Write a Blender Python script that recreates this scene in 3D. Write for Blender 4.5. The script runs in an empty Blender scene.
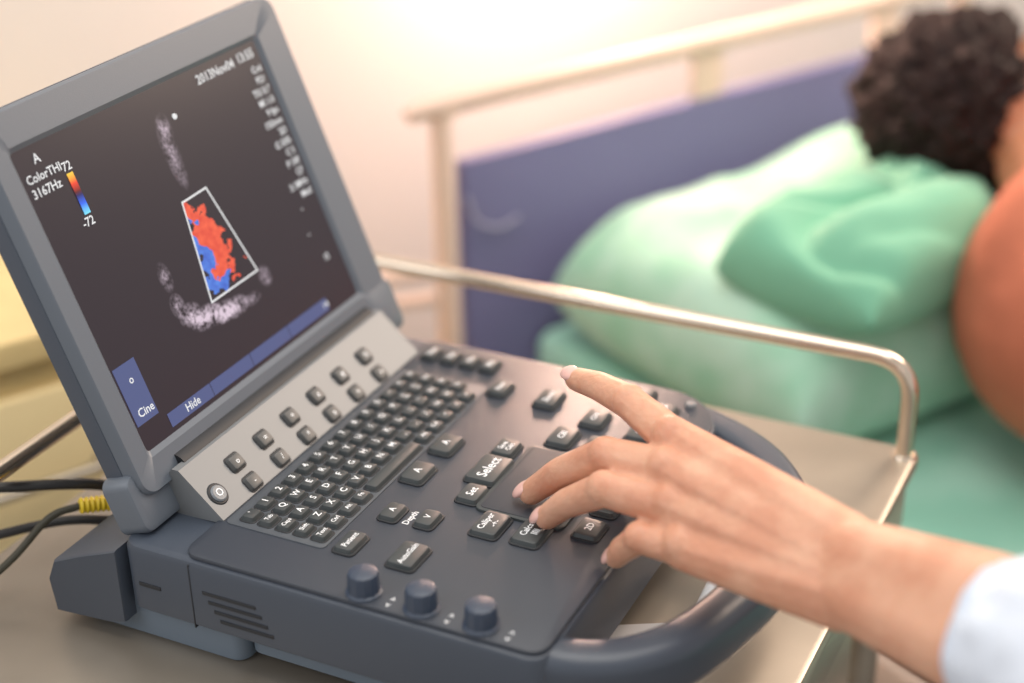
import bpy, bmesh, math, random
from mathutils import Vector, Matrix, noise
random.seed(7)
S=bpy.context.scene
S.view_settings.view_transform='Standard'
S.view_settings.exposure=.09
S.view_settings.gamma=1.06
COL=bpy.context.collection
# ------------------------------------------------------------------ helpers
def srgb(r,g,b):
    f=lambda c:(c/255/12.92) if c/255<=.04045 else ((c/255+.055)/1.055)**2.4
    return (f(r),f(g),f(b),1)
def mat(name,col,rough=.5,metal=0,bump=0,bscale=200,var=0,vscale=8,emis=None,estr=0,sss=0,col2=None,spec=.5,coat=0,sheen=0,detail=3):
    m=bpy.data.materials.new(name); m.use_nodes=True; nt=m.node_tree; b=nt.nodes['Principled BSDF']
    b.inputs['Base Color'].default_value=col; b.inputs['Roughness'].default_value=rough; b.inputs['Metallic'].default_value=metal
    b.inputs['Specular IOR Level'].default_value=spec; b.inputs['Coat Weight'].default_value=coat; b.inputs['Sheen Weight'].default_value=sheen
    tc=nt.nodes.new('ShaderNodeTexCoord')
    if bump:
        n=nt.nodes.new('ShaderNodeTexNoise'); n.inputs['Scale'].default_value=bscale; n.inputs['Detail'].default_value=detail
        bp=nt.nodes.new('ShaderNodeBump'); bp.inputs['Strength'].default_value=bump; bp.inputs['Distance'].default_value=.002
        nt.links.new(tc.outputs['Object'],n.inputs['Vector']); nt.links.new(n.outputs['Fac'],bp.inputs['Height']); nt.links.new(bp.outputs[0],b.inputs['Normal'])
    if var or col2:
        n=nt.nodes.new('ShaderNodeTexNoise'); n.inputs['Scale'].default_value=vscale; n.inputs['Detail'].default_value=4
        nt.links.new(tc.outputs['Object'],n.inputs['Vector'])
        mx=nt.nodes.new('ShaderNodeMix'); mx.data_type='RGBA'
        c2=col2 or tuple(list(c*(1-var) for c in col[:3])+[1])
        mx.inputs['A'].default_value=col; mx.inputs['B'].default_value=c2
        rp=nt.nodes.new('ShaderNodeMapRange'); rp.inputs['From Min'].default_value=.4; rp.inputs['From Max'].default_value=.62
        nt.links.new(n.outputs['Fac'],rp.inputs['Value']); nt.links.new(rp.outputs[0],mx.inputs['Factor']); nt.links.new(mx.outputs['Result'],b.inputs['Base Color'])
    if emis: b.inputs['Emission Color'].default_value=emis; b.inputs['Emission Strength'].default_value=estr
    if sss:
        b.inputs['Subsurface Weight'].default_value=sss; b.inputs['Subsurface Radius'].default_value=(1,.35,.2); b.inputs['Subsurface Scale'].default_value=.006
    return m
def empty(name,M=None,parent=None):
    e=bpy.data.objects.new(name,None); e.empty_display_size=.05; COL.objects.link(e)
    if parent: e.parent=parent
    if M is not None: e.matrix_basis=M
    return e
def obj(name,bm,m,parent=None,M=None,smooth=True,angle=35):
    me=bpy.data.meshes.new(name); bmesh.ops.recalc_face_normals(bm,faces=bm.faces); bm.to_mesh(me); bm.free()
    for x in (m if isinstance(m,list) else [m]): me.materials.append(x)
    if smooth:
        for p in me.polygons: p.use_smooth=True
        me.set_sharp_from_angle(angle=math.radians(angle))
    o=bpy.data.objects.new(name,me); COL.objects.link(o)
    if parent: o.parent=parent
    if M is not None: o.matrix_basis=M
    return o
def loft(bm,loops,cap=True,closed=True,M=None,mi=0,ring=False):
    vs=[[bm.verts.new((M@Vector(p)) if M else Vector(p)) for p in L] for L in loops]
    n=len(loops[0]); seq=list(zip(vs[:-1],vs[1:]))
    if ring: seq.append((vs[-1],vs[0]))
    for A,B in seq:
        for i in range(n if closed else n-1):
            j=(i+1)%n; f=bm.faces.new((A[i],A[j],B[j],B[i])); f.material_index=mi
    if cap and not ring:
        f=bm.faces.new(vs[0][::-1]); f.material_index=mi
        f=bm.faces.new(vs[-1]); f.material_index=mi
def rr2(x0,x1,y0,y1,r,n=5,rf=None):
    """rounded rectangle; rf = radius of the (x1,y1) corner only"""
    r=max(1e-5,min(r,(x1-x0)/2-1e-5,(y1-y0)/2-1e-5)); P=[]; q=rf or r
    for cx,cy,a,R in [(x1-q,y1-q,0,q),(x0+r,y1-r,90,r),(x0+r,y0+r,180,r),(x1-r,y0+r,270,r)]:
        for k in range(n+1):
            t=math.radians(a+90*k/n); P.append((cx+R*math.cos(t),cy+R*math.sin(t)))
    return P
def slab(bm,x0,x1,y0,y1,z0,z1,r=.004,bev=.002,M=None,n=5,mi=0,taper=0,rf=None):
    L=[]
    for ins,z in [(bev,z0),(0,z0+bev),(taper,z1-bev),(taper+bev*.3,z1-bev*.3),(taper+bev,z1)]:
        L.append([(p[0],p[1],z) for p in rr2(x0+ins,x1-ins,y0+ins,y1-ins,max(r-ins*.6,.0002),n,(rf-ins) if rf else None)])
    loft(bm,L,M=M,mi=mi)
def tube(bm,pts,r,n=12,M=None,mi=0,caps=True):
    pts=[Vector(p) for p in pts]; rs=r if isinstance(r,(list,tuple)) else [r]*len(pts)
    loops=[]; up=None
    for i,p in enumerate(pts):
        t=(pts[min(i+1,len(pts)-1)]-pts[max(i-1,0)]).normalized()
        if up is None:
            up=Vector((0,0,1)) if abs(t.z)<.9 else Vector((1,0,0))
        s=t.cross(up).normalized(); up=s.cross(t).normalized()
        loops.append([tuple(p+(s*math.cos(a)+up*math.sin(a))*rs[i]) for a in [2*math.pi*k/n for k in range(n)]])
    loft(bm,loops,cap=caps,M=M,mi=mi)
def catmull(P,k=8):
    P=[Vector(p) for p in P]; Q=[P[0]*2-P[1]]+P+[P[-1]*2-P[-2]]; out=[]
    for i in range(1,len(Q)-2):
        a,b,c,d=Q[i-1],Q[i],Q[i+1],Q[i+2]
        for j in range(k):
            t=j/k; out.append(.5*((2*b)+(c-a)*t+(2*a-5*b+4*c-d)*t*t+(3*b-a-3*c+d)*t**3))
    out.append(P[-1]); return out
def fillet(P,r,k=6):
    P=[Vector(p) for p in P]; out=[P[0]]
    for i in range(1,len(P)-1):
        a=(P[i-1]-P[i]).normalized(); b=(P[i+1]-P[i]).normalized()
        A=P[i]+a*r; B=P[i]+b*r
        for j in range(k+1):
            t=j/k; out.append((1-t)**2*A+2*t*(1-t)*P[i]+t*t*B)
    out.append(P[-1]); return out
def frame(X,Y,Z,O): 
    M=Matrix.Identity(4)
    for i in range(3): M[i][0],M[i][1],M[i][2],M[i][3]=X[i],Y[i],Z[i],O[i]
    return M
def text(bm,s,size,M,align='CENTER'):
    c=bpy.data.curves.new('t','FONT'); c.body=s; c.size=size; c.align_x=align; c.align_y='CENTER'; c.resolution_u=2; c.offset=size*.012
    o=bpy.data.objects.new('t',c); COL.objects.link(o)
    dg=bpy.context.evaluated_depsgraph_get(); me=bpy.data.meshes.new_from_object(o.evaluated_get(dg))
    me.transform(M); bm.from_mesh(me); bpy.data.objects.remove(o); bpy.data.curves.remove(c); bpy.data.meshes.remove(me)
def blob(bm,pts,rad,sub=2,step=.3):
    """chain of overlapping balls following joints, radii interpolated"""
    pts=[Vector(p) for p in pts]
    for i in range(len(pts)-1):
        a,b=pts[i],pts[i+1]; ra,rb=rad[i],rad[i+1]; L=(b-a).length; n=max(1,int(L/(min(ra,rb)*step)))
        for k in range(n+1):
            t=k/n; bmesh.ops.create_icosphere(bm,subdivisions=sub,radius=ra+(rb-ra)*t,matrix=Matrix.Translation(a.lerp(b,t)))
def ell(bm,c,r,sub=3,R=None):
    M=Matrix.Translation(c)@(R if R is not None else Matrix.Identity(4))@Matrix.Diagonal((r[0],r[1],r[2],1))
    bmesh.ops.create_icosphere(bm,subdivisions=sub,radius=1,matrix=M)
def remesh(o,vox,it=8,fac=.5):
    m=o.modifiers.new('remesh','REMESH'); m.mode='VOXEL'; m.voxel_size=vox; m.use_smooth_shade=True
    s=o.modifiers.new('smooth','SMOOTH'); s.factor=fac; s.iterations=it
# ------------------------------------------------------------------ materials
m_body=mat('body_plastic',srgb(62,70,82),.36,bump=.08,bscale=900)
m_deck=mat('deck_plastic',srgb(50,56,66),.40,bump=.1,bscale=1200)
m_silver=mat('silver_panel',srgb(122,126,129),.45,metal=.15)
m_key=mat('key_rubber',srgb(54,60,62),.42)
m_key2=mat('fkey_rubber',srgb(80,82,82),.45)
m_keyrim=mat('key_rim',srgb(28,31,36),.6)
m_label=mat('label_print',srgb(225,228,230),.6,emis=srgb(225,228,230),estr=.25)
m_knob=mat('knob_plastic',srgb(50,62,80),.4)
m_dark=mat('dark_plastic',srgb(30,33,38),.55)
m_bezel=mat('lid_plastic',srgb(96,104,114),.38,bump=.06,bscale=900)
m_lidside=mat('lid_side_plastic',srgb(70,78,90),.5)
m_base=mat('base_plastic',srgb(100,114,128),.5)
m_steel=mat('brushed_steel',srgb(172,162,148),.36,metal=.6,var=.28,vscale=4)  # noise tone in the colour stands in for uneven reflections
m_chrome=mat('chrome',srgb(222,206,186),.22,metal=1)
m_cream=mat('cream_paint',srgb(228,198,180),.4)
m_blue=mat('blue_panel',srgb(106,104,144),.55,var=.1,vscale=3)
m_sheet=mat('mint_cotton',srgb(134,196,174),.85,bump=.3,bscale=60,sheen=.2,col2=srgb(164,212,194),vscale=6)
m_pil=mat('mint_pillowcase',srgb(146,202,172),.85,bump=.3,bscale=60,sheen=.2,col2=srgb(180,218,198),vscale=9)
m_pil2=mat('green_cloth',srgb(116,182,150),.85,bump=.3,bscale=60,sheen=.2,var=.08)
m_skin=mat('operator_skin',srgb(222,168,138),.48,bump=.45,bscale=190,sss=.25,col2=srgb(208,146,116),vscale=28)
m_nail=mat('nail',srgb(240,190,178),.2,coat=.5)
m_coat=mat('white_coat_cotton',srgb(218,226,238),.85,bump=.3,bscale=500)
m_pskin=mat('patient_skin',srgb(192,126,92),.5,sss=.2)
m_hair=mat('dark_hair',srgb(40,21,18),.7,bump=1,bscale=90,var=.5,vscale=60,spec=.25)
m_shirt=mat('orange_shirt',srgb(204,114,84),.85,bump=.5,bscale=40,var=.18,vscale=9)
m_wall=mat('wall_paint',srgb(212,207,202),.8,bump=.05,bscale=80)
m_floor=mat('floor_vinyl',srgb(150,148,142),.5,var=.1,vscale=3)
m_yel=mat('cabinet_laminate',srgb(222,198,140),.5,var=.15,vscale=9)
m_black=mat('cable_rubber',srgb(24,24,26),.4)
m_yconn=mat('yellow_boot',srgb(240,205,30),.45)
m_white=mat('white_cable',srgb(220,222,225),.4)
m_cordm=mat('cord_grey',srgb(160,158,180),.5)
m_trou=mat('trousers',srgb(70,75,95),.85)
# ------------------------------------------------------------------ frames
TH=1.9443; e=(math.cos(TH),0,math.sin(TH)); nrm=(math.sin(TH),0,-math.cos(TH))
M_LID=frame((0,1,0),e,nrm,(.0415,0,.0337))
M_DECK=frame((0,1,0),(-1,0,0),(0,0,1),(0,0,0))
AL=.7616; ca,sa=math.cos(AL),math.sin(AL)
M_SL=frame((0,1,0),(-ca,0,sa),(sa,0,ca),(.0866,0,0.001))
ZC=-.085
UB=Vector((.8748,-.4845,0)); VA=Vector((.4845,.8748,0))
M_BED=frame(UB,VA,(0,0,1),(-.1945,.8225,0))
# ------------------------------------------------------------------ ultrasound machine
US=empty('portable_ultrasound_machine')
bm=bmesh.new(); slab(bm,.0345,.346,-.008,.336,-.058,-.003,.014,.005,rf=.055,n=8)
obj('body',bm,m_body,US)
bm=bmesh.new()
prof=[(-.028,-.076),(-.031,-.050),(-.024,-.034),(.0,-.023),(.033,-.010),(.033,-.068),(.02,-.072)]
loft(bm,[[(x*.97,y,z*.97-.002) for x,z in prof] if k in(0,3) else [(x,y,z) for x,z in prof] for k,y in enumerate([-.010,-.008,.334,.336])])
obj('rear_housing',bm,m_body,US)
bm=bmesh.new(); slab(bm,-.012,.12,.002,.325,ZC,-.056,.01,.002); slab(bm,.12,.30,.008,.31,-.078,-.056,.01,.002)
for x in (.10,.27):
    for y in (.03,.28): slab(bm,x,x+.02,y,y+.02,ZC,-.068,.008,.001)
obj('base',bm,m_base,US)
bm=bmesh.new(); slab(bm,.0835,.3435,-.0045,.332,-.004,0,.012,.0015,rf=.052,n=8)
obj('deck_plate',bm,m_deck,US)
bm=bmesh.new(); slab(bm,.090,.1675,.036,.276,-.001,.0008,.004,.0004)
obj('keyboard_plate',bm,mat('kb_plate',srgb(72,78,85),.5),US)
# vents, ports on near side
bm=bmesh.new()
for k in range(4):
    z=-.024-.0065*k; slab(bm,.100+.004*k,.142+.004*k,-.0088,-.004,z-.0022,z+.0004,.001,.0003)
slab(bm,.048,.066,-.0088,-.004,-.034,-.031,.001,.0003)
slab(bm,.0905,.0915,-.0084,-.004,-.056,-.006,.0003,.0002)
obj('side_vents',bm,m_dark,US)
# silver slope
bm=bmesh.new(); pr=[(.0885,-.002),(.0885,.0008),(.0555,.0312),(.050,.0312),(.040,.018),(.040,-.004)]
loft(bm,[[(x,y,z) for x,z in pr] for y in (.037,.306)])
obj('keyboard_slope',bm,m_silver,US)
bm=bmesh.new(); tube(bm,[(.044,.048,.024),(.044,.30,.024)],.0115,24)
obj('hinge_barrel',bm,m_dark,US)
# handle
path=catmull([(.333,.012,0),(.356,.016,0),(.382,.032,0),(.404,.062,0),(.418,.105,0),(.427,.155,0),(.427,.205,0),(.415,.245,0),(.390,.280,0),(.356,.304,0),(.315,.318,0),(.27,.321,0)],8)
loops=[]
for i,p in enumerate(path):
    t=(path[min(i+1,len(path)-1)]-path[max(i-1,0)]).normalized(); s=Vector((t.y,-t.x,0))
    w=.0155
    zt=-.003-.005*math.sin(math.pi*i/(len(path)-1)); 
    loops.append([tuple(p+s*a+Vector((0,0,zt+b))) for a,b in rr2(-w,w,-.040,0,.011,4)])
bm=bmesh.new(); loft(bm,loops)
obj('handle',bm,[m_body],US)
# keys
kb=bmesh.new(); lb=bmesh.new(); rim=bmesh.new(); fk=bmesh.new()
def key(x,y,sx,sy,label=None,ls=.005,h=.004,b=None,M=M_DECK,yy=None,r=.002):
    b=b or kb
    cx,cy=(y,-x) if M is M_DECK else (y,x)
    slab(b,cx-sy/2,cx+sy/2,cy-sx/2,cy+sx/2,0,h,r,.0009,M=M,n=3,taper=.0009)
    slab(rim,cx-sy/2-.0011,cx+sy/2+.0011,cy-sx/2-.0011,cy+sx/2+.0011,-.001,.0012,r+.001,.0003,M=M,n=3)
    if label: text(lb,label,ls,M@Matrix.Translation((cx,cy,h+.00025)))
rows=["` 1 2 3 4 5 6 7 8 9 0 - = Bk","Tab Q W E R T Y U I O P [ ] Del","Caps A S D F G H J K L ; ' Ent En","Shift Z X C V B N M , . / Up Sh Fn"]
for i,rw in enumerate(rows):
    for j,ch in enumerate(rw.split()):
        key(.1035+.0139*i,.0485+.0167*j,.0108,.0132,ch,.0070 if len(ch)==1 else .0046,.0042,r=.0022)
i=4; xx=.1035+.0139*4
for y,w,l in [(.0485,.0132,'Text'),(.0652,.0132,'Ctrl'),(.0819,.0132,'Alt'),(.0986,.0132,'Fn'),(.143,.066,None),(.187,.0132,'Alt'),(.2037,.0132,'Ctrl'),(.2204,.0132,'<'),(.2371,.0132,'v'),(.2538,.0132,'>')]:
    key(xx,y,.0108,w,l,.0048,.0042,r=.0022)
for k,l in enumerate(['New','Rpt','Rev','Bdy']): key(.1009+.0173*k,.3065,.0125,.019,l,.006)
K=[(.179,.142,.018,.026,'A',.008),(.179,.184,.018,.026,'A',.008),(.223,.166,.024,.036,'Select',.0110),(.2265,.133,.017,.022,'Set',.008),(.221,.197,.017,.022,'Save\nCalc',.0056),
(.255,.104,.020,.028,'Caliper\n-+-',.0066),(.284,.106,.020,.028,'Calcs\nIIII',.0066),(.251,.228,.019,.026,'CIII',.007),(.279,.226,.019,.024,'CPD',.0065),
(.188,.091,.014,.020,'A',.0065),(.214,.093,.014,.020,'V',.0065),(.181,.048,.015,.024,'Patient',.006),(.223,.050,.020,.028,'AutoGain',.006),
(.177,.276,.015,.022,'Exam',.0055),(.218,.276,.018,.026,'Zoom',.0065),(.280,.308,.018,.024,'Print',.005),(.304,.291,.018,.024,'Freeze',.005),
(.317,.156,.018,.022,'F',.007),(.317,.186,.018,.022,'C',.007),(.317,.216,.018,.022,'D',.007),(.317,.126,.018,.022,'2D',.007),(.30,.257,.018,.024,'PW',.006),(.262,.262,.018,.024,'CW',.006)]
for x,y,sx,sy,l,s in K: key(x,y,sx,sy,l,s,.0042,r=.003)
text(lb,'Depth',.0066,M_DECK@Matrix.Translation((.092,-.2012,.0004)))
for k in range(3): text(lb,'<  >',.006,M_DECK@Matrix.Translation((.004,-(.2365+.041*k),.0004)))
# function keys on the slope
for j in range(6):
    for rr_,dy in ((1,0),(0,0)):
        up=.0235 if rr_ else .0055
        key(up,.0798+.0347*j,.0115,.0135,['o','=','+','x','#','%'][j] if rr_ else ['-','/','*','o','+','='][j],.006,.004,b=fk,M=M_SL,r=.002)
        slab(rim,.0798+.0347*j-.0085,.0798+.0347*j+.0085,up-.0068,up+.0068,-.001,.0006,.003,.0002,M=M_SL,n=3)
kb_o=obj('keys',kb,m_key,US); obj('function_keys',fk,m_key2,US); obj('key_rims',rim,m_keyrim,US)
# trackpad
bm=bmesh.new(); slab(bm,.2345,.3005,.118,.210,-.001,.0022,.006,.0008); obj('trackpad_rim',bm,m_key,US)
bm=bmesh.new(); slab(bm,.2375,.2975,.121,.207,-.001,.0026,.004,.0003); obj('trackpad',bm,mat('pad',srgb(44,48,56),.6),US)
# power button
bm=bmesh.new(); 
def disc(bm,M,cx,cy,r0,r1,z0,z1,n=24):
    loft(bm,[[(cx+r*math.cos(2*math.pi*k/n),cy+r*math.sin(2*math.pi*k/n),z) for k in range(n)] for r,z in [(r0,z0),(r1,z1-.001),(r1-.001,z1)]],M=M)
disc(bm,M_SL,.049,.0145,.0085,.0085,-.001,.0018); obj('power_ring',bm,m_dark,US)
bm=bmesh.new(); disc(bm,M_SL,.049,.0145,.0065,.0062,-.001,.0035); obj('power_button',bm,mat('pb',srgb(120,126,132),.4),US)
text(lb,'O',.008,M_SL@Matrix.Translation((.049,.0145,.0038)))
obj('key_labels',lb,m_label,US,smooth=False)
# knobs
bm=bmesh.new()
for k in range(3):
    cx,cy=.2155+.041*k,.007; n=48; L=[]
    for r,z in [(.0118,-.001),(.0118,.001),(.0100,.0022),(.0095,.013),(.0090,.0148),(.0075,.0156)]:
        L.append([(cx+(r+(.0004*(q%4<2) if .002<z<.016 else 0))*math.cos(2*math.pi*q/n),cy+(r+(.0004*(q%4<2) if .002<z<.016 else 0))*math.sin(2*math.pi*q/n),z) for q in range(n)])
    loft(bm,L)
obj('knobs',bm,m_knob,US)
bm=bmesh.new(); disc(bm,None,.318,.312,.0045,.004,-.001,.003); obj('screw_cap',bm,m_silver,US)
# lid
LID=empty('display_lid',M_LID,US)
def ringL(i,z,y0=.010,y1=.338,h0=-.014,h1=.2535,r=.012): return [(p[0],p[1],z) for p in rr2(y0+i,y1-i,h0+i,h1-i,r-i*.3,7)]
bm=bmesh.new()
inn=lambda i,z:[(p[0],p[1],z) for p in rr2(.0305-i,.3015+i,.0125-i,.2255+i,.003,7)]
loft(bm,[ringL(0,-.010),ringL(0,.001),ringL(.0015,.0035),inn(.004,.0035),inn(0,.0),inn(0,-.008)],cap=False)
obj('bezel',bm,m_bezel,LID)
bm=bmesh.new(); loft(bm,[ringL(.03,-.034),ringL(.012,-.033),ringL(.002,-.026),ringL(-.0005,-.014),ringL(-.0005,-.0085)])
obj('lid_shell',bm,m_lidside,LID)
bm=bmesh.new()
slab(bm,.002,.047,-.036,.006,-.028,-.0005,.008,.004); slab(bm,.304,.344,-.034,.010,-.026,.0036,.008,.003)
obj('hinge_lobes',bm,m_bezel,LID)
# screen and graphics
def emat(name,build=None,col=(0,0,0,1),st=1.0):
    m=bpy.data.materials.new(name); m.use_nodes=True; nt=m.node_tree; b=nt.nodes['Principled BSDF']
    b.inputs['Base Color'].default_value=(.006,.005,.007,1); b.inputs['Roughness'].default_value=.28; b.inputs['Specular IOR Level'].default_value=.38
    b.inputs['Emission Color'].default_value=col; b.inputs['Emission Strength'].default_value=st
    if build: build(nt,b)
    return m
BG=srgb(34,25,32)
def mth(nt,op,a,b=None,c=None):
    n=nt.nodes.new('ShaderNodeMath'); n.operation=op
    for i,v in enumerate((a,b,c)):
        if v is None: continue
        if isinstance(v,(int,float)): n.inputs[i].default_value=v
        else: nt.links.new(v,n.inputs[i])
    return n.outputs[0]
def mixc(nt,f,a,b):
    n=nt.nodes.new('ShaderNodeMix'); n.data_type='RGBA'
    nt.links.new(f,n.inputs['Factor'])
    for k,v in (('A',a),('B',b)):
        if isinstance(v,tuple): n.inputs[k].default_value=v
        else: nt.links.new(v,n.inputs[k])
    return n.outputs['Result']
def xyz(nt):
    tc=nt.nodes.new('ShaderNodeTexCoord'); s=nt.nodes.new('ShaderNodeSeparateXYZ'); nt.links.new(tc.outputs['Object'],s.inputs[0]); return tc.outputs['Object'],s.outputs[0],s.outputs[1]
def noi(nt,v,sc,det=2):
    n=nt.nodes.new('ShaderNodeTexNoise'); n.inputs['Scale'].default_value=sc; n.inputs['Detail'].default_value=det; nt.links.new(v,n.inputs['Vector']); return n.outputs['Fac']
def quad(name,pts,z,m,parent=LID):
    bm=bmesh.new(); bm.faces.new([bm.verts.new((p[0],p[1],z)) for p in pts]); return obj(name,bm,m,parent,smooth=False)
def rect(y0,y1,h0,h1): return [(y0,h0),(y1,h0),(y1,h1),(y0,h1)]
def ellm(nt,X,Y,cx,cy,rx,ry):
    a=mth(nt,'DIVIDE',mth(nt,'SUBTRACT',X,cx),rx); b=mth(nt,'DIVIDE',mth(nt,'SUBTRACT',Y,cy),ry)
    return mth(nt,'SUBTRACT',1.0,mth(nt,'SQRT',mth(nt,'ADD',mth(nt,'MULTIPLY',a,a),mth(nt,'MULTIPLY',b,b))))
def scr(nt,b):
    v,X,Y=xyz(nt)
    tot=None
    for cx,cy,rx,ry,g in [(.168,.178,.009,.028,.4),(.172,.197,.008,.012,.35),(.112,.106,.007,.012,.4),(.112,.084,.008,.010,.5),(.120,.074,.013,.009,.9),(.135,.066,.020,.009,1.2),(.152,.062,.018,.008,1.2),(.166,.060,.016,.008,.9),(.208,.067,.008,.009,.6),(.185,.058,.012,.005,.4)]:
        mm=mth(nt,'MULTIPLY',mth(nt,'MAXIMUM',ellm(nt,X,Y,cx,cy,rx,ry),0.0),g)
        tot=mm if tot is None else mth(nt,'ADD',tot,mm)
    n1=noi(nt,v,330,3); n2=noi(nt,v,110,2)
    k=mth(nt,'MULTIPLY',mth(nt,'MAXIMUM',mth(nt,'SUBTRACT',mth(nt,'MULTIPLY',n1,n2),.14),0.0),7.0)
    f=mth(nt,'MINIMUM',mth(nt,'MULTIPLY',tot,k),1.0)
    nt.links.new(mixc(nt,f,BG,srgb(215,195,210)),b.inputs['Emission Color'])
quad('display_glass',rect(.0290,.3030,.0110,.2270),.0004,emat('screen_image',scr,BG,1.0))
def dop(nt,b):
    v,X,Y=xyz(nt)
    n=noi(nt,v,90,3); m1=mth(nt,'ADD',ellm(nt,X,Y,.165,.102,.024,.042),mth(nt,'MULTIPLY',mth(nt,'SUBTRACT',n,.5),2.6))
    on=mth(nt,'GREATER_THAN',m1,.18)
    n2=noi(nt,v,60,2)
    side=mth(nt,'GREATER_THAN',mth(nt,'ADD',mth(nt,'SUBTRACT',X,.163),mth(nt,'MULTIPLY',mth(nt,'SUBTRACT',n2,.5),.06)),mth(nt,'MULTIPLY',mth(nt,'SUBTRACT',.113,Y),.18))
    red=mixc(nt,noi(nt,v,160,2),srgb(200,30,30),srgb(255,110,70)); blu=mixc(nt,noi(nt,v,160,2),srgb(25,40,170),srgb(90,150,240))
    c=mixc(nt,side,blu,red)
    nt.links.new(mixc(nt,on,BG,c),b.inputs['Emission Color'])
cone=[(.157,.145),(.144,.073),(.202,.074),(.186,.146)]
quad('doppler_window',cone,.0007,emat('doppler',dop,BG,1.0))
m_wl=emat('white_line',None,srgb(235,235,235),.95); m_bl=emat('blue_ui',None,srgb(84,96,145),.75)
bm=bmesh.new()
cc=cone+[cone[0]]
for a,b2 in zip(cc[:-1],cc[1:]): 
    A,B=Vector((*a,.0010)),Vector((*b2,.0010)); t=(B-A).normalized()*.0007; s=Vector((-t.y,t.x,0)); 
    bm.faces.new([bm.verts.new(p) for p in (A-t-s,B+t-s,B+t+s,A-t+s)])
disc(bm,None,.186,.201,.0022,.002,.0004,.0022)
def T(s,y,h,size,al='LEFT'): text(bm,s,size,Matrix.Translation((y,h,.0013)),al)
T('2013Nov04',.222,.2165,.0098,'LEFT'); T('13:55',.273,.2175,.0098)
for k,s in enumerate(['Crd','P21','TIS 0.7','MI 1.0','9 fps','150mm','2D','G 50%','C 5','P Off','CF','3.1MHz','Med']): T(s,.297,.205-.0084*k,.0076,'RIGHT')
T('A',.046,.2165,.009); T('ColorTHI',.033,.2055,.0082); T('3167Hz',.033,.196,.0086)
T('72',.066,.2035,.0085); T('-72',.062,.165,.0085); T('Cine',.036,.037,.0085); T('Hide',.078,.0205,.0082); T('1/4',.255,.0205,.006)
T('15',.279,.052,.007); T('-',.272,.075,.007); T('-',.276,.095,.007); T('o',.041,.060,.008)
obj('screen_text',bm,m_wl,LID,smooth=False)
bm=bmesh.new()
def R(y0,y1,h0,h1,z=.0007): bm.faces.new([bm.verts.new((p[0],p[1],z)) for p in rect(y0,y1,h0,h1)])
R(.0315,.054,.030,.072); 
for a,b2 in ((.060,.1087),(.1093,.158),(.1586,.208),(.2086,.262)): R(a,b2,.0155,.0255)
obj('soft_buttons',bm,m_bl,LID,smooth=False)
def cb(nt,b):
    v,X,Y=xyz(nt); r=nt.nodes.new('ShaderNodeValToRGB'); cr=r.color_ramp
    mr=nt.nodes.new('ShaderNodeMapRange'); mr.inputs['From Min'].default_value=.170; mr.inputs['From Max'].default_value=.199; nt.links.new(Y,mr.inputs['Value']); nt.links.new(mr.outputs[0],r.inputs[0])
    cr.elements[0].color=srgb(120,225,250); cr.elements[1].color=srgb(255,210,60)
    for p,c in ((.25,srgb(40,100,240)),(.46,srgb(20,20,90)),(.54,srgb(90,10,10)),(.75,srgb(240,60,30))):
        q=cr.elements.new(p); q.color=c
    nt.links.new(r.outputs[0],b.inputs['Emission Color'])
quad('velocity_bar',rect(.0675,.0735,.170,.199),.0009,emat('velbar',cb,BG,1.0))
# ------------------------------------------------------------------ cables
CB=empty('power_cables')
def cable(name,P,r,m): 
    b=bmesh.new(); tube(b,catmull(P,8),r,10); return obj(name,b,m,CB)
cable('cable_1',[(-.035,.10,-.045),(-.06,.075,-.030),(-.105,.036,-.022),(-.16,.0,-.02),(-.24,-.06,-.05),(-.26,-.1,-.4)],.0042,m_black)
cable('cable_2',[(-.035,.075,-.055),(-.07,.05,-.050),(-.115,.012,-.055),(-.17,-.03,-.06),(-.23,-.09,-.09),(-.25,-.12,-.4)],.0036,m_black)
b=bmesh.new(); 
pp=[Vector((-.032,.068,-.034)).lerp(Vector((-.048,.048,-.030)),k/14) for k in range(15)]
tube(b,pp,[.0062 if k%2 else .0050 for k in range(15)],14); obj('connector_boot',b,m_yconn,CB)
cable('cable_3',[(-.048,.048,-.030),(-.062,.03,-.034),(-.08,.0,-.06),(-.10,-.06,-.078),(-.11,-.2,-.078)],.0028,mat('cg',srgb(60,58,45),.5))
PC=empty('probe_cable')
b=bmesh.new(); tube(b,catmull([(.37,.30,-.0805),(.375,.20,-.0805),(.385,.11,-.0805),(.40,.03,-.0805),(.395,-.04,-.0805),(.36,-.1,-.0805),(.3,-.2,-.0805)],8),.0043,12); obj('cord',b,m_white,PC)
b=bmesh.new(); slab(b,-.03,.03,-.022,.022,0,.004,.004,.0015); obj('tissue_packet',b,mat('packet',srgb(225,226,228),.6),None,Matrix.Translation((.345,.125,ZC))@Matrix.Rotation(.5,4,'Z'))
# ------------------------------------------------------------------ cart
CT=empty('medical_cart')
bm=bmesh.new(); slab(bm,-.125,.462,-.26,.464,-.1,ZC,.010,.003)
slab(bm,-.118,.456,-.253,.457,-.150,-.1,.008,.001)
obj('top',bm,m_steel,CT)
bm=bmesh.new(); tube(bm,fillet([(.452,.449,-.095),(.452,.449,0),(-.095,.449,0),(-.095,-.24,0),(-.095,-.24,-.095)],.035,8),.0068,16)
for x,y in ((.452,.449),(-.095,.449),(-.095,-.24)): disc(bm,Matrix.Translation((x,y,ZC)),0,0,.011,.009,-.002,.003)
tube(bm,[(-.095,.449,-.09),(-.095,.449,0)],.006,12)
obj('gallery_rail',bm,m_chrome,CT)
bm=bmesh.new()
for x in (-.10,.437):
    for y in (-.235,.438): 
        tube(bm,[(x,y,-.84),(x,y,-.12)],.0125,16)
slab(bm,-.10,.437,-.235,.438,-.70,-.685,.01,.002)
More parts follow.
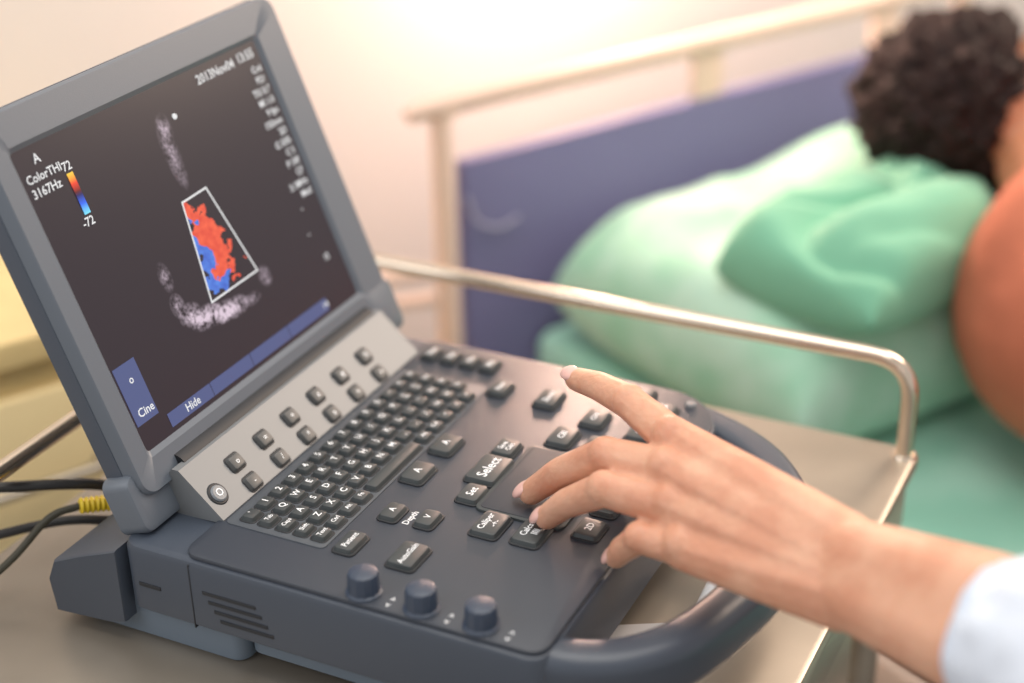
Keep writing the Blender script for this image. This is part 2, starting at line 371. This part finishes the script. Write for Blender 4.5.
obj('legs_and_shelf',bm,m_steel,CT)
bm=bmesh.new(); slab(bm,-.09,.43,-.22,.40,-.29,-.15,.006,.002)
obj('drawer_box',bm,mat('drawer_paint',srgb(90,94,98),.45),CT)
bm=bmesh.new(); slab(bm,.430,.440,-.20,.38,-.28,-.165,.004,.002); tube(bm,fillet([(.44,.0,-.22),(.455,.0,-.22),(.455,.16,-.22),(.44,.16,-.22)],.008,4),.004,10)
obj('drawer_front',bm,m_steel,CT)
bm=bmesh.new()
for x in (-.10,.437):
    for y in (-.235,.438): tube(bm,[(x-.012,y,-.868),(x+.012,y,-.868)],.032,20)
obj('casters',bm,m_dark,CT)
# ------------------------------------------------------------------ room
bm=bmesh.new(); slab(bm,-.42,-.34,-3,3,-.9,1.9,.001,.0005); obj('wall_back',bm,m_wall,None,M_BED)
bm=bmesh.new(); slab(bm,-.34,-.325,-3,3,-.9,-.80,.001,.0005); obj('baseboard_back',bm,m_cream,None,M_BED)
bm=bmesh.new(); slab(bm,-.42,4,-3,3,-.95,-.9,.001,.0005); obj('floor',bm,m_floor,None,M_BED)
# unseen lamp fixture, added to warm the wall like lens flare
WL=empty('added_glow_lamp',M_BED@Matrix.Translation((-.34,.36,.30)))
bm=bmesh.new(); slab(bm,0,.015,-.05,.05,-.05,.05,.01,.003); tube(bm,[(.01,0,0),(.10,0,0)],.008,12); 
loft(bm,[[(.10+r*math.cos(2*math.pi*k/24),r*math.sin(2*math.pi*k/24),z) for k in range(24)] for r,z in ((.012,.05),(.03,.045),(.06,-.03),(.058,-.03),(.028,.04),(.01,.044))])
obj('added_lamp_shade',bm,m_cream,WL)
bm=bmesh.new(); ell(bm,(.10,0,-.0),(.028,.028,.035)); obj('added_bulb',bm,mat('added_bulb',(1,.8,.7,1),.5,emis=(1,.75,.62,1),estr=30),WL)
# ------------------------------------------------------------------ bed
ZM=-.318; V0=.145
BD=empty('hospital_bed',M_BED)
bm=bmesh.new()
tube(bm,fillet([(0,.025,-.86),(0,.025,.004),(0,.9,.004),(0,.9,-.86)],.03,6),.0125,16)
obj('headboard_frame',bm,m_cream,BD)
bm=bmesh.new(); tube(bm,[(0,-.018,.0),(0,-.006,.004),(0,.93,.004)],[.009,.013,.013],16); 
for v in (.40,.72): slab(bm,-.006,.006,v,v+.05,-.075,.0,.004,.002)
tube(bm,[(0,.025,-.2),(-.03,-.06,-.2),(-.03,-.12,-.2)],.008,10); tube(bm,[(0,.025,-.235),(-.03,-.06,-.235),(-.03,-.12,-.235)],.008,10)
obj('headboard_rail',bm,m_cream,BD)
bm=bmesh.new(); slab(bm,-.010,.010,.045,.885,-.50,-.066,.012,.004); obj('headboard_panel',bm,m_blue,BD)
bm=bmesh.new(); tube(bm,catmull([(.012,.05,-.11),(.018,.06,-.14),(.018,.09,-.155),(.016,.12,-.150)],6),.002,8); obj('call_cord',bm,m_cordm,BD)
bm=bmesh.new(); slab(bm,.0,2.0,V0-.02,V0+.02,-.47,-.43,.004,.002); slab(bm,.0,2.0,.86,.90,-.47,-.43,.004,.002)
for v in (V0,.88): tube(bm,[(1.98,v,-.86),(1.98,v,-.2)],.015,12)
slab(bm,.01,2.0,V0-.01,.89,-.45,-.43,.004,.002)
obj('bed_frame',bm,m_cream,BD)
bm=bmesh.new(); slab(bm,.02,1.96,V0+.003,.88,-.43,ZM-.007,.05,.02); obj('mattress',bm,mat('mattress_vinyl',srgb(62,72,104),.6),BD)
bm=bmesh.new(); nu,nv=110,60; g=[]
for i in range(nu+1):
    row=[]
    for j in range(nv+1):
        u=.02+1.94*i/nu; s=-.06+.80*j/nv
        z=ZM; v=V0+.006+s
        if s<0: v=V0; z=ZM+s*1.0; v-=.006*math.sin(u*30)*min(1,-s*10)
        w=noise.noise(Vector((u*6,s*6,3)))*.012+noise.noise(Vector((u*16,s*9,8)))*.007
        row.append(bm.verts.new((u,v if s<0 else min(v,.885),z+max(w,-.006)+.004 if s>=0 else z)))
    g.append(row)
for i in range(nu):
    for j in range(nv): bm.faces.new((g[i][j],g[i+1][j],g[i+1][j+1],g[i][j+1]))
obj('bed_sheet',bm,m_sheet,BD,angle=180)
def pillow(name,c,rx,ry,rz,rot,m,amp=.012,fs=7,tilt=0,seed=0,p=3.2,folds=0):
    bm=bmesh.new(); n=84
    def pt(a,b,sg):
        t=max(0,(1-abs(a)**p)*(1-abs(b)**p))**.42
        z=sg*t*rz*(1.0 if sg>0 else .55)
        x=math.copysign(abs(a)**.9,a)*rx*(1-.08*(1-b*b)*abs(a)**4-.10*b*b*a*a); y=math.copysign(abs(b)**.9,b)*ry*(1-.08*(1-a*a)*abs(b)**4-.10*b*b*a*a)
        q=Vector((x*fs+seed,y*fs,seed))
        if sg>0:
            z+=t*amp*(noise.noise(q)+.5*noise.noise(q*2.1))
            if folds:
                w=noise.noise(Vector((x*4+seed,y*4,4)))*2.2
                for fr,am,dx,dy in ((13,1,.5,1),(21,.5,1,-.3)):
                    s_=math.sin((x*dx+y*dy)*fr+w*1.6); z-=t*folds*am*(max(0,1-abs(s_)*1.7))**1.5
        return (x,y,z)
    V={}
    for sg in (1,-1):
        for i in range(n+1):
            for j in range(n+1):
                edge=i in(0,n) or j in(0,n)
                if edge and sg<0: V[(sg,i,j)]=V[(1,i,j)]; continue
                V[(sg,i,j)]=bm.verts.new(pt(i/n*2-1,j/n*2-1,sg))
        for i in range(n):
            for j in range(n):
                bm.faces.new((V[(sg,i,j)],V[(sg,i+1,j)],V[(sg,i+1,j+1)],V[(sg,i,j+1)]))
    o=obj(name,bm,m,None,M_BED@Matrix.Translation(c)@Matrix.Rotation(rot,4,'Z')@Matrix.Rotation(tilt,4,'Y'),angle=180)
    sm=o.modifiers.new('smooth','SMOOTH'); sm.iterations=3
    return o
pillow('pillow',(.265,.465,-.245),.240,.36,.140,0,m_pil,.028,5,seed=2,folds=.006)
pillow('folded_green_blanket',(.398,.325,-.120),.112,.170,.080,.15,m_pil2,.02,7,seed=9,p=2.6,folds=.024)
# ------------------------------------------------------------------ patient (bed frame coords)
PT=empty('patient',M_BED@Matrix.Translation((.012,0,0)))
HD=Vector((.032,.040,-.012))
def hv(*p): return tuple(Vector(p)+HD)
HC=Vector(hv(.290,.470,.004)); DE=Vector((.64,.36,.66)).normalized()     # hair centre, outward direction of the ear
bm=bmesh.new()
ell(bm,hv(.312,.480,.0),(.104,.090,.082)); ell(bm,hv(.352,.535,.0),(.085,.065,.062)); ell(bm,hv(.415,.56,.0),(.03,.035,.03))
blob(bm,[hv(.34,.60,.0),hv(.365,.612,.0)],[.012,.016]); blob(bm,[hv(.395,.592,.012),hv(.395,.592,-.012)],[.010,.010])
blob(bm,[hv(.37,.50,-.01),(.53,.46,-.07)],[.056,.062])
t1=(Vector((1,0,0))-DE*DE.x).normalized(); t2=DE.cross(t1)
earc=HC+DE*.100
blob(bm,[earc-DE*.03,earc-DE*.006],[.034,.022],2,.3)
ring=[tuple(earc+DE*(.010-.004*math.cos(a))+t1*.026*math.cos(a)+t2*.016*math.sin(a)) for a in [math.radians(30+k*27) for k in range(12)]]
blob(bm,ring,[.0060]*len(ring),2,.35); ell(bm,earc+t1*.022+DE*.006,(.009,.009,.008))
blob(bm,[(.62,.55,.03),(.66,.74,-.08),(.50,.78,-.16),(.44,.74,-.16)],[.05,.04,.03,.028])
o=obj('head_and_skin',bm,m_pskin,PT); remesh(o,.0035,2)
bm=bmesh.new()
bmesh.ops.create_icosphere(bm,subdivisions=6,radius=1)
for v in bm.verts:
    d=v.co.normalized(); q=d*5
    k=1+.10*noise.noise(q)+.10*noise.noise(d*11+Vector((3,3,3)))+.08*noise.noise(d*26)
    s=d.y*.105-(.062-d.x*.06)+.006*noise.noise(d*9)        # hairline on the face side (+v)
    s=max(s,d.x*.112-.098)                                  # nape
    s=max(s,(.36-math.acos(max(-1,min(1,d.dot(DE)))))*.09+.003*noise.noise(d*12))  # bare skin round the ear
    k*=1-.42*min(1,max(0,s/.012))
    v.co=Vector((d.x*.118*k,d.y*.110*k,d.z*.104*k))
for v in bm.verts: v.co+=HC
obj('hair',bm,m_hair,PT,angle=180)
bm=bmesh.new()
blob(bm,[(.60,.45,-.14),(.75,.47,-.14),(.95,.48,-.16),(1.15,.48,-.16)],[.165,.175,.155,.160],3,.2)
blob(bm,[(.615,.46,-.04),(.62,.56,-.02),(.65,.66,-.05)],[.100,.075,.06],3,.2); ell(bm,(.545,.40,-.10),(.06,.10,.12))
o=obj('shirt',bm,m_shirt,PT); remesh(o,.009,6)
bm=bmesh.new()
blob(bm,[(1.15,.50,-.16),(1.45,.66,-.20),(1.75,.50,-.245),(1.88,.50,-.26)],[.150,.10,.065,.05],3,.2); blob(bm,[(1.85,.50,-.26),(1.9,.62,-.26)],[.045,.035],3,.2)
o=obj('trousers',bm,m_trou,PT); remesh(o,.01,5)
# ------------------------------------------------------------------ bedside cabinet
BC=empty('bedside_cabinet')
Mc=Matrix.Translation((-.52,.40,0))@Matrix.Rotation(math.radians(-29),4,'Z')
BC.matrix_basis=Mc
bm=bmesh.new(); slab(bm,-.2,.2,-.25,.25,-.9,-.10,.008,.003); slab(bm,-.215,.215,-.265,.265,-.10,-.07,.012,.004); obj('carcass',bm,m_yel,BC)
bm=bmesh.new()
for z in (-.30,-.52,-.86): slab(bm,.2,.214,-.23,.23,z,z+(.17 if z>-.8 else .3),.006,.003)
obj('drawers',bm,mat('drawer_cream',srgb(236,216,165),.5),BC)
bm=bmesh.new()
for z in (-.215,-.435,-.70): tube(bm,fillet([(.214,-.06,z),(.235,-.06,z),(.235,.06,z),(.214,.06,z)],.01,4),.005,10)
obj('handles',bm,m_steel,BC)
# ------------------------------------------------------------------ operator arm
OP=empty('operator')
bm=bmesh.new()
I=[(.3676,.1430,.0735),(.3270,.1680,.0785),(.2970,.1855,.0755),(.2760,.1975,.0700)]
Mi=[(.3724,.1215,.0640),(.3270,.1285,.0600),(.2920,.1340,.0350),(.2690,.1372,.0120)]
Ri=[(.3825,.1040,.0500),(.3370,.1030,.0515),(.3080,.1090,.0300),(.2920,.1132,.0125)]
Pi=[(.3975,.0860,.0350),(.3680,.0865,.0335),(.3550,.0905,.0190),(.3490,.0940,.0095)]
Th=[(.4480,.1120,.0420),(.3950,.1450,.0330),(.3450,.1700,.0240),(.3120,.1800,.0140)]
W=Vector((.4998,.0720,.056)); F=Vector((.5866,.0201,.079)); E=Vector((.76,-.080,.115))
wv=Vector((-.25,.75,.58)).normalized(); nd=Vector((-.2,-.5,.84)).normalized()
blob(bm,I,[.0138,.0118,.0102,.0086],2,.2); blob(bm,Mi,[.0144,.0124,.0106,.0090],2,.2); blob(bm,Ri,[.0140,.0118,.0102,.0086],2,.2)
blob(bm,Pi,[.0128,.0102,.0090,.0078],2,.2); blob(bm,Th,[.0175,.0135,.0118,.0095],2,.2)
for J,o_,r0 in ((I,.013,.0145),(Mi,.004,.016),(Ri,-.005,.0155),(Pi,-.014,.0150)):
    j=Vector(J[0]); w=W+wv*o_; mid=j.lerp(w,.5)
    blob(bm,[j,mid,w],[r0,.0190,.0225],2,.2)
    ell(bm,j+nd*.0050,(.0128,.0128,.0128))                      # knuckle
    ell(bm,Vector(J[1])+nd*.0014,(.0118 if J is not Pi else .0104,)*3)
    blob(bm,[j+nd*.0105,mid+nd*.0145,w+nd*.0150],[.0042,.0038,.004],2,.3)  # extensor tendon
blob(bm,[Mi[0],Ri[0]],[.0130,.0125],2,.2); blob(bm,[I[0],Mi[0]],[.0120,.0125],2,.2); blob(bm,[Ri[0],Pi[0]],[.0130,.0120],2,.2)
blob(bm,[Th[1],(.43,.120,.048)],[.0125,.017],2,.2)
blob(bm,[(.408,.092,.036),(.46,.080,.044)],[.018,.021],2,.2)
for o_ in (.010,.005,0,-.005,-.010): blob(bm,[W+wv*o_,F+wv*o_*1.2,E+wv*o_*1.3],[.0225,.0290,.036],3,.12)
o=obj('hand_and_forearm',bm,m_skin,OP); remesh(o,.0015,7)
# nails
bm=bmesh.new()
for J,r,nn in ((I,.0086,Vector((-.2,-.45,.87))),(Mi,.0090,Vector((-.55,-.30,.78))),(Ri,.0086,Vector((-.5,-.35,.79))),(Pi,.0077,Vector((-.5,-.4,.77))),(Th,.0095,Vector((-.3,-.1,.9)))):
    d=(Vector(J[3])-Vector(J[2])).normalized(); n=(nn-d*nn.dot(d)).normalized(); s=d.cross(n)
    c=Vector(J[3])+d*r*.36+n*r*.68
    R=frame(d,s,n,(0,0,0)); ell(bm,c,(r*1.05,r*.72,r*.36),3,R)
obj('nails',bm,m_nail,OP)
# coat sleeve
bm=bmesh.new(); loops=[]; n=72
ax=[W.lerp(F,t) for t in (1.08,1.13,1.35)]+[F.lerp(E,t) for t in (.38,.55,.75,1.0,1.25)]+[Vector((.92,-.12,.30)),Vector((.98,-.10,.50))]
rad=[.041,.0430,.0465,.049,.052,.056,.060,.064,.070,.078]
pa=catmull(ax,8); ra=[]
for i in range(len(pa)):
    t=i/8; k=min(int(t),len(rad)-2); ra.append(rad[k]+(rad[k+1]-rad[k])*(t-k))
up=Vector((0,0,1))
for i,p in enumerate(pa):
    t=(pa[min(i+1,len(pa)-1)]-pa[max(i-1,0)]).normalized(); s=t.cross(up).normalized(); u2=s.cross(t).normalized(); L=[]
    p=p-u2*.004
    for k in range(n):
        a=2*math.pi*k/n; rr_=ra[i]*(1+.07*noise.noise(Vector((math.cos(a)*1.6,math.sin(a)*1.6,i*.2)))+(.08*noise.noise(Vector((math.cos(a)*2.6,math.sin(a)*2.6,i*.45+9)))))
        if i in (5,6): rr_*=.985
        L.append(tuple(p+(s*math.cos(a)+u2*math.sin(a))*rr_))
    loops.append(L)
c0=pa[0]; inl=[[tuple(c0.lerp(Vector(q),.93)+ (pa[5]-pa[0])*f) for q in loops[0]] for f in (2.0,.0)]
loft(bm,inl+loops,cap=False)
obj('coat_sleeve',bm,m_coat,OP,angle=60)
# ------------------------------------------------------------------ lights
def area(name,loc,tgt,size,power,col=(1,1,1)):
    l=bpy.data.lights.new(name,'AREA'); l.size=size; l.energy=power; l.color=col
    o=bpy.data.objects.new(name,l); COL.objects.link(o); o.location=loc; o.rotation_euler=(Vector(tgt)-Vector(loc)).to_track_quat('-Z','Y').to_euler()
area('ceiling_light',(.3,.3,1.7),(.3,.4,0),1.4,22,(1,.95,.88))
area('window_light',(-.9,-1.3,1.2),(.2,.4,0),1.2,10,(.94,.96,1))
area('far_warm_fill',(1.0,1.9,1.1),(.3,.3,0),.8,30,(1,.77,.60))  # added fill for a warm rim from the upper right
l=bpy.data.lights.new('flare_glow_light','POINT'); l.energy=14; l.color=(1,.64,.50); l.shadow_soft_size=.04  # added point light imitating the flare's warm glow on the wall
o=bpy.data.objects.new('flare_glow_light',l); COL.objects.link(o); o.location=M_BED@Vector((-.16,.42,.24))
w=bpy.data.worlds.new('world'); S.world=w; w.use_nodes=True; w.node_tree.nodes['Background'].inputs[0].default_value=(1,.955,.935,1); w.node_tree.nodes['Background'].inputs[1].default_value=.58
# ------------------------------------------------------------------ camera
az,el,roll,f=2.0356,.4690,-.0230,1624.8
d=Vector((math.cos(az)*math.cos(el),math.sin(az)*math.cos(el),-math.sin(el)))
r=Vector((math.sin(az),-math.cos(az),0)); u=r.cross(d)
rr_=r*math.cos(roll)+u*math.sin(roll); uu=-r*math.sin(roll)+u*math.cos(roll)
cd=bpy.data.cameras.new('camera'); co=bpy.data.objects.new('camera',cd); COL.objects.link(co)
co.matrix_world=frame(rr_,uu,-d,(.6752,-.6961,.5955)); cd.sensor_width=36; cd.lens=f/1024*36; cd.clip_start=.01
cd.dof.use_dof=True; cd.dof.focus_distance=(Vector((.27,.14,.01))-co.matrix_world.translation).dot(d); cd.dof.aperture_fstop=2.1
S.camera=co
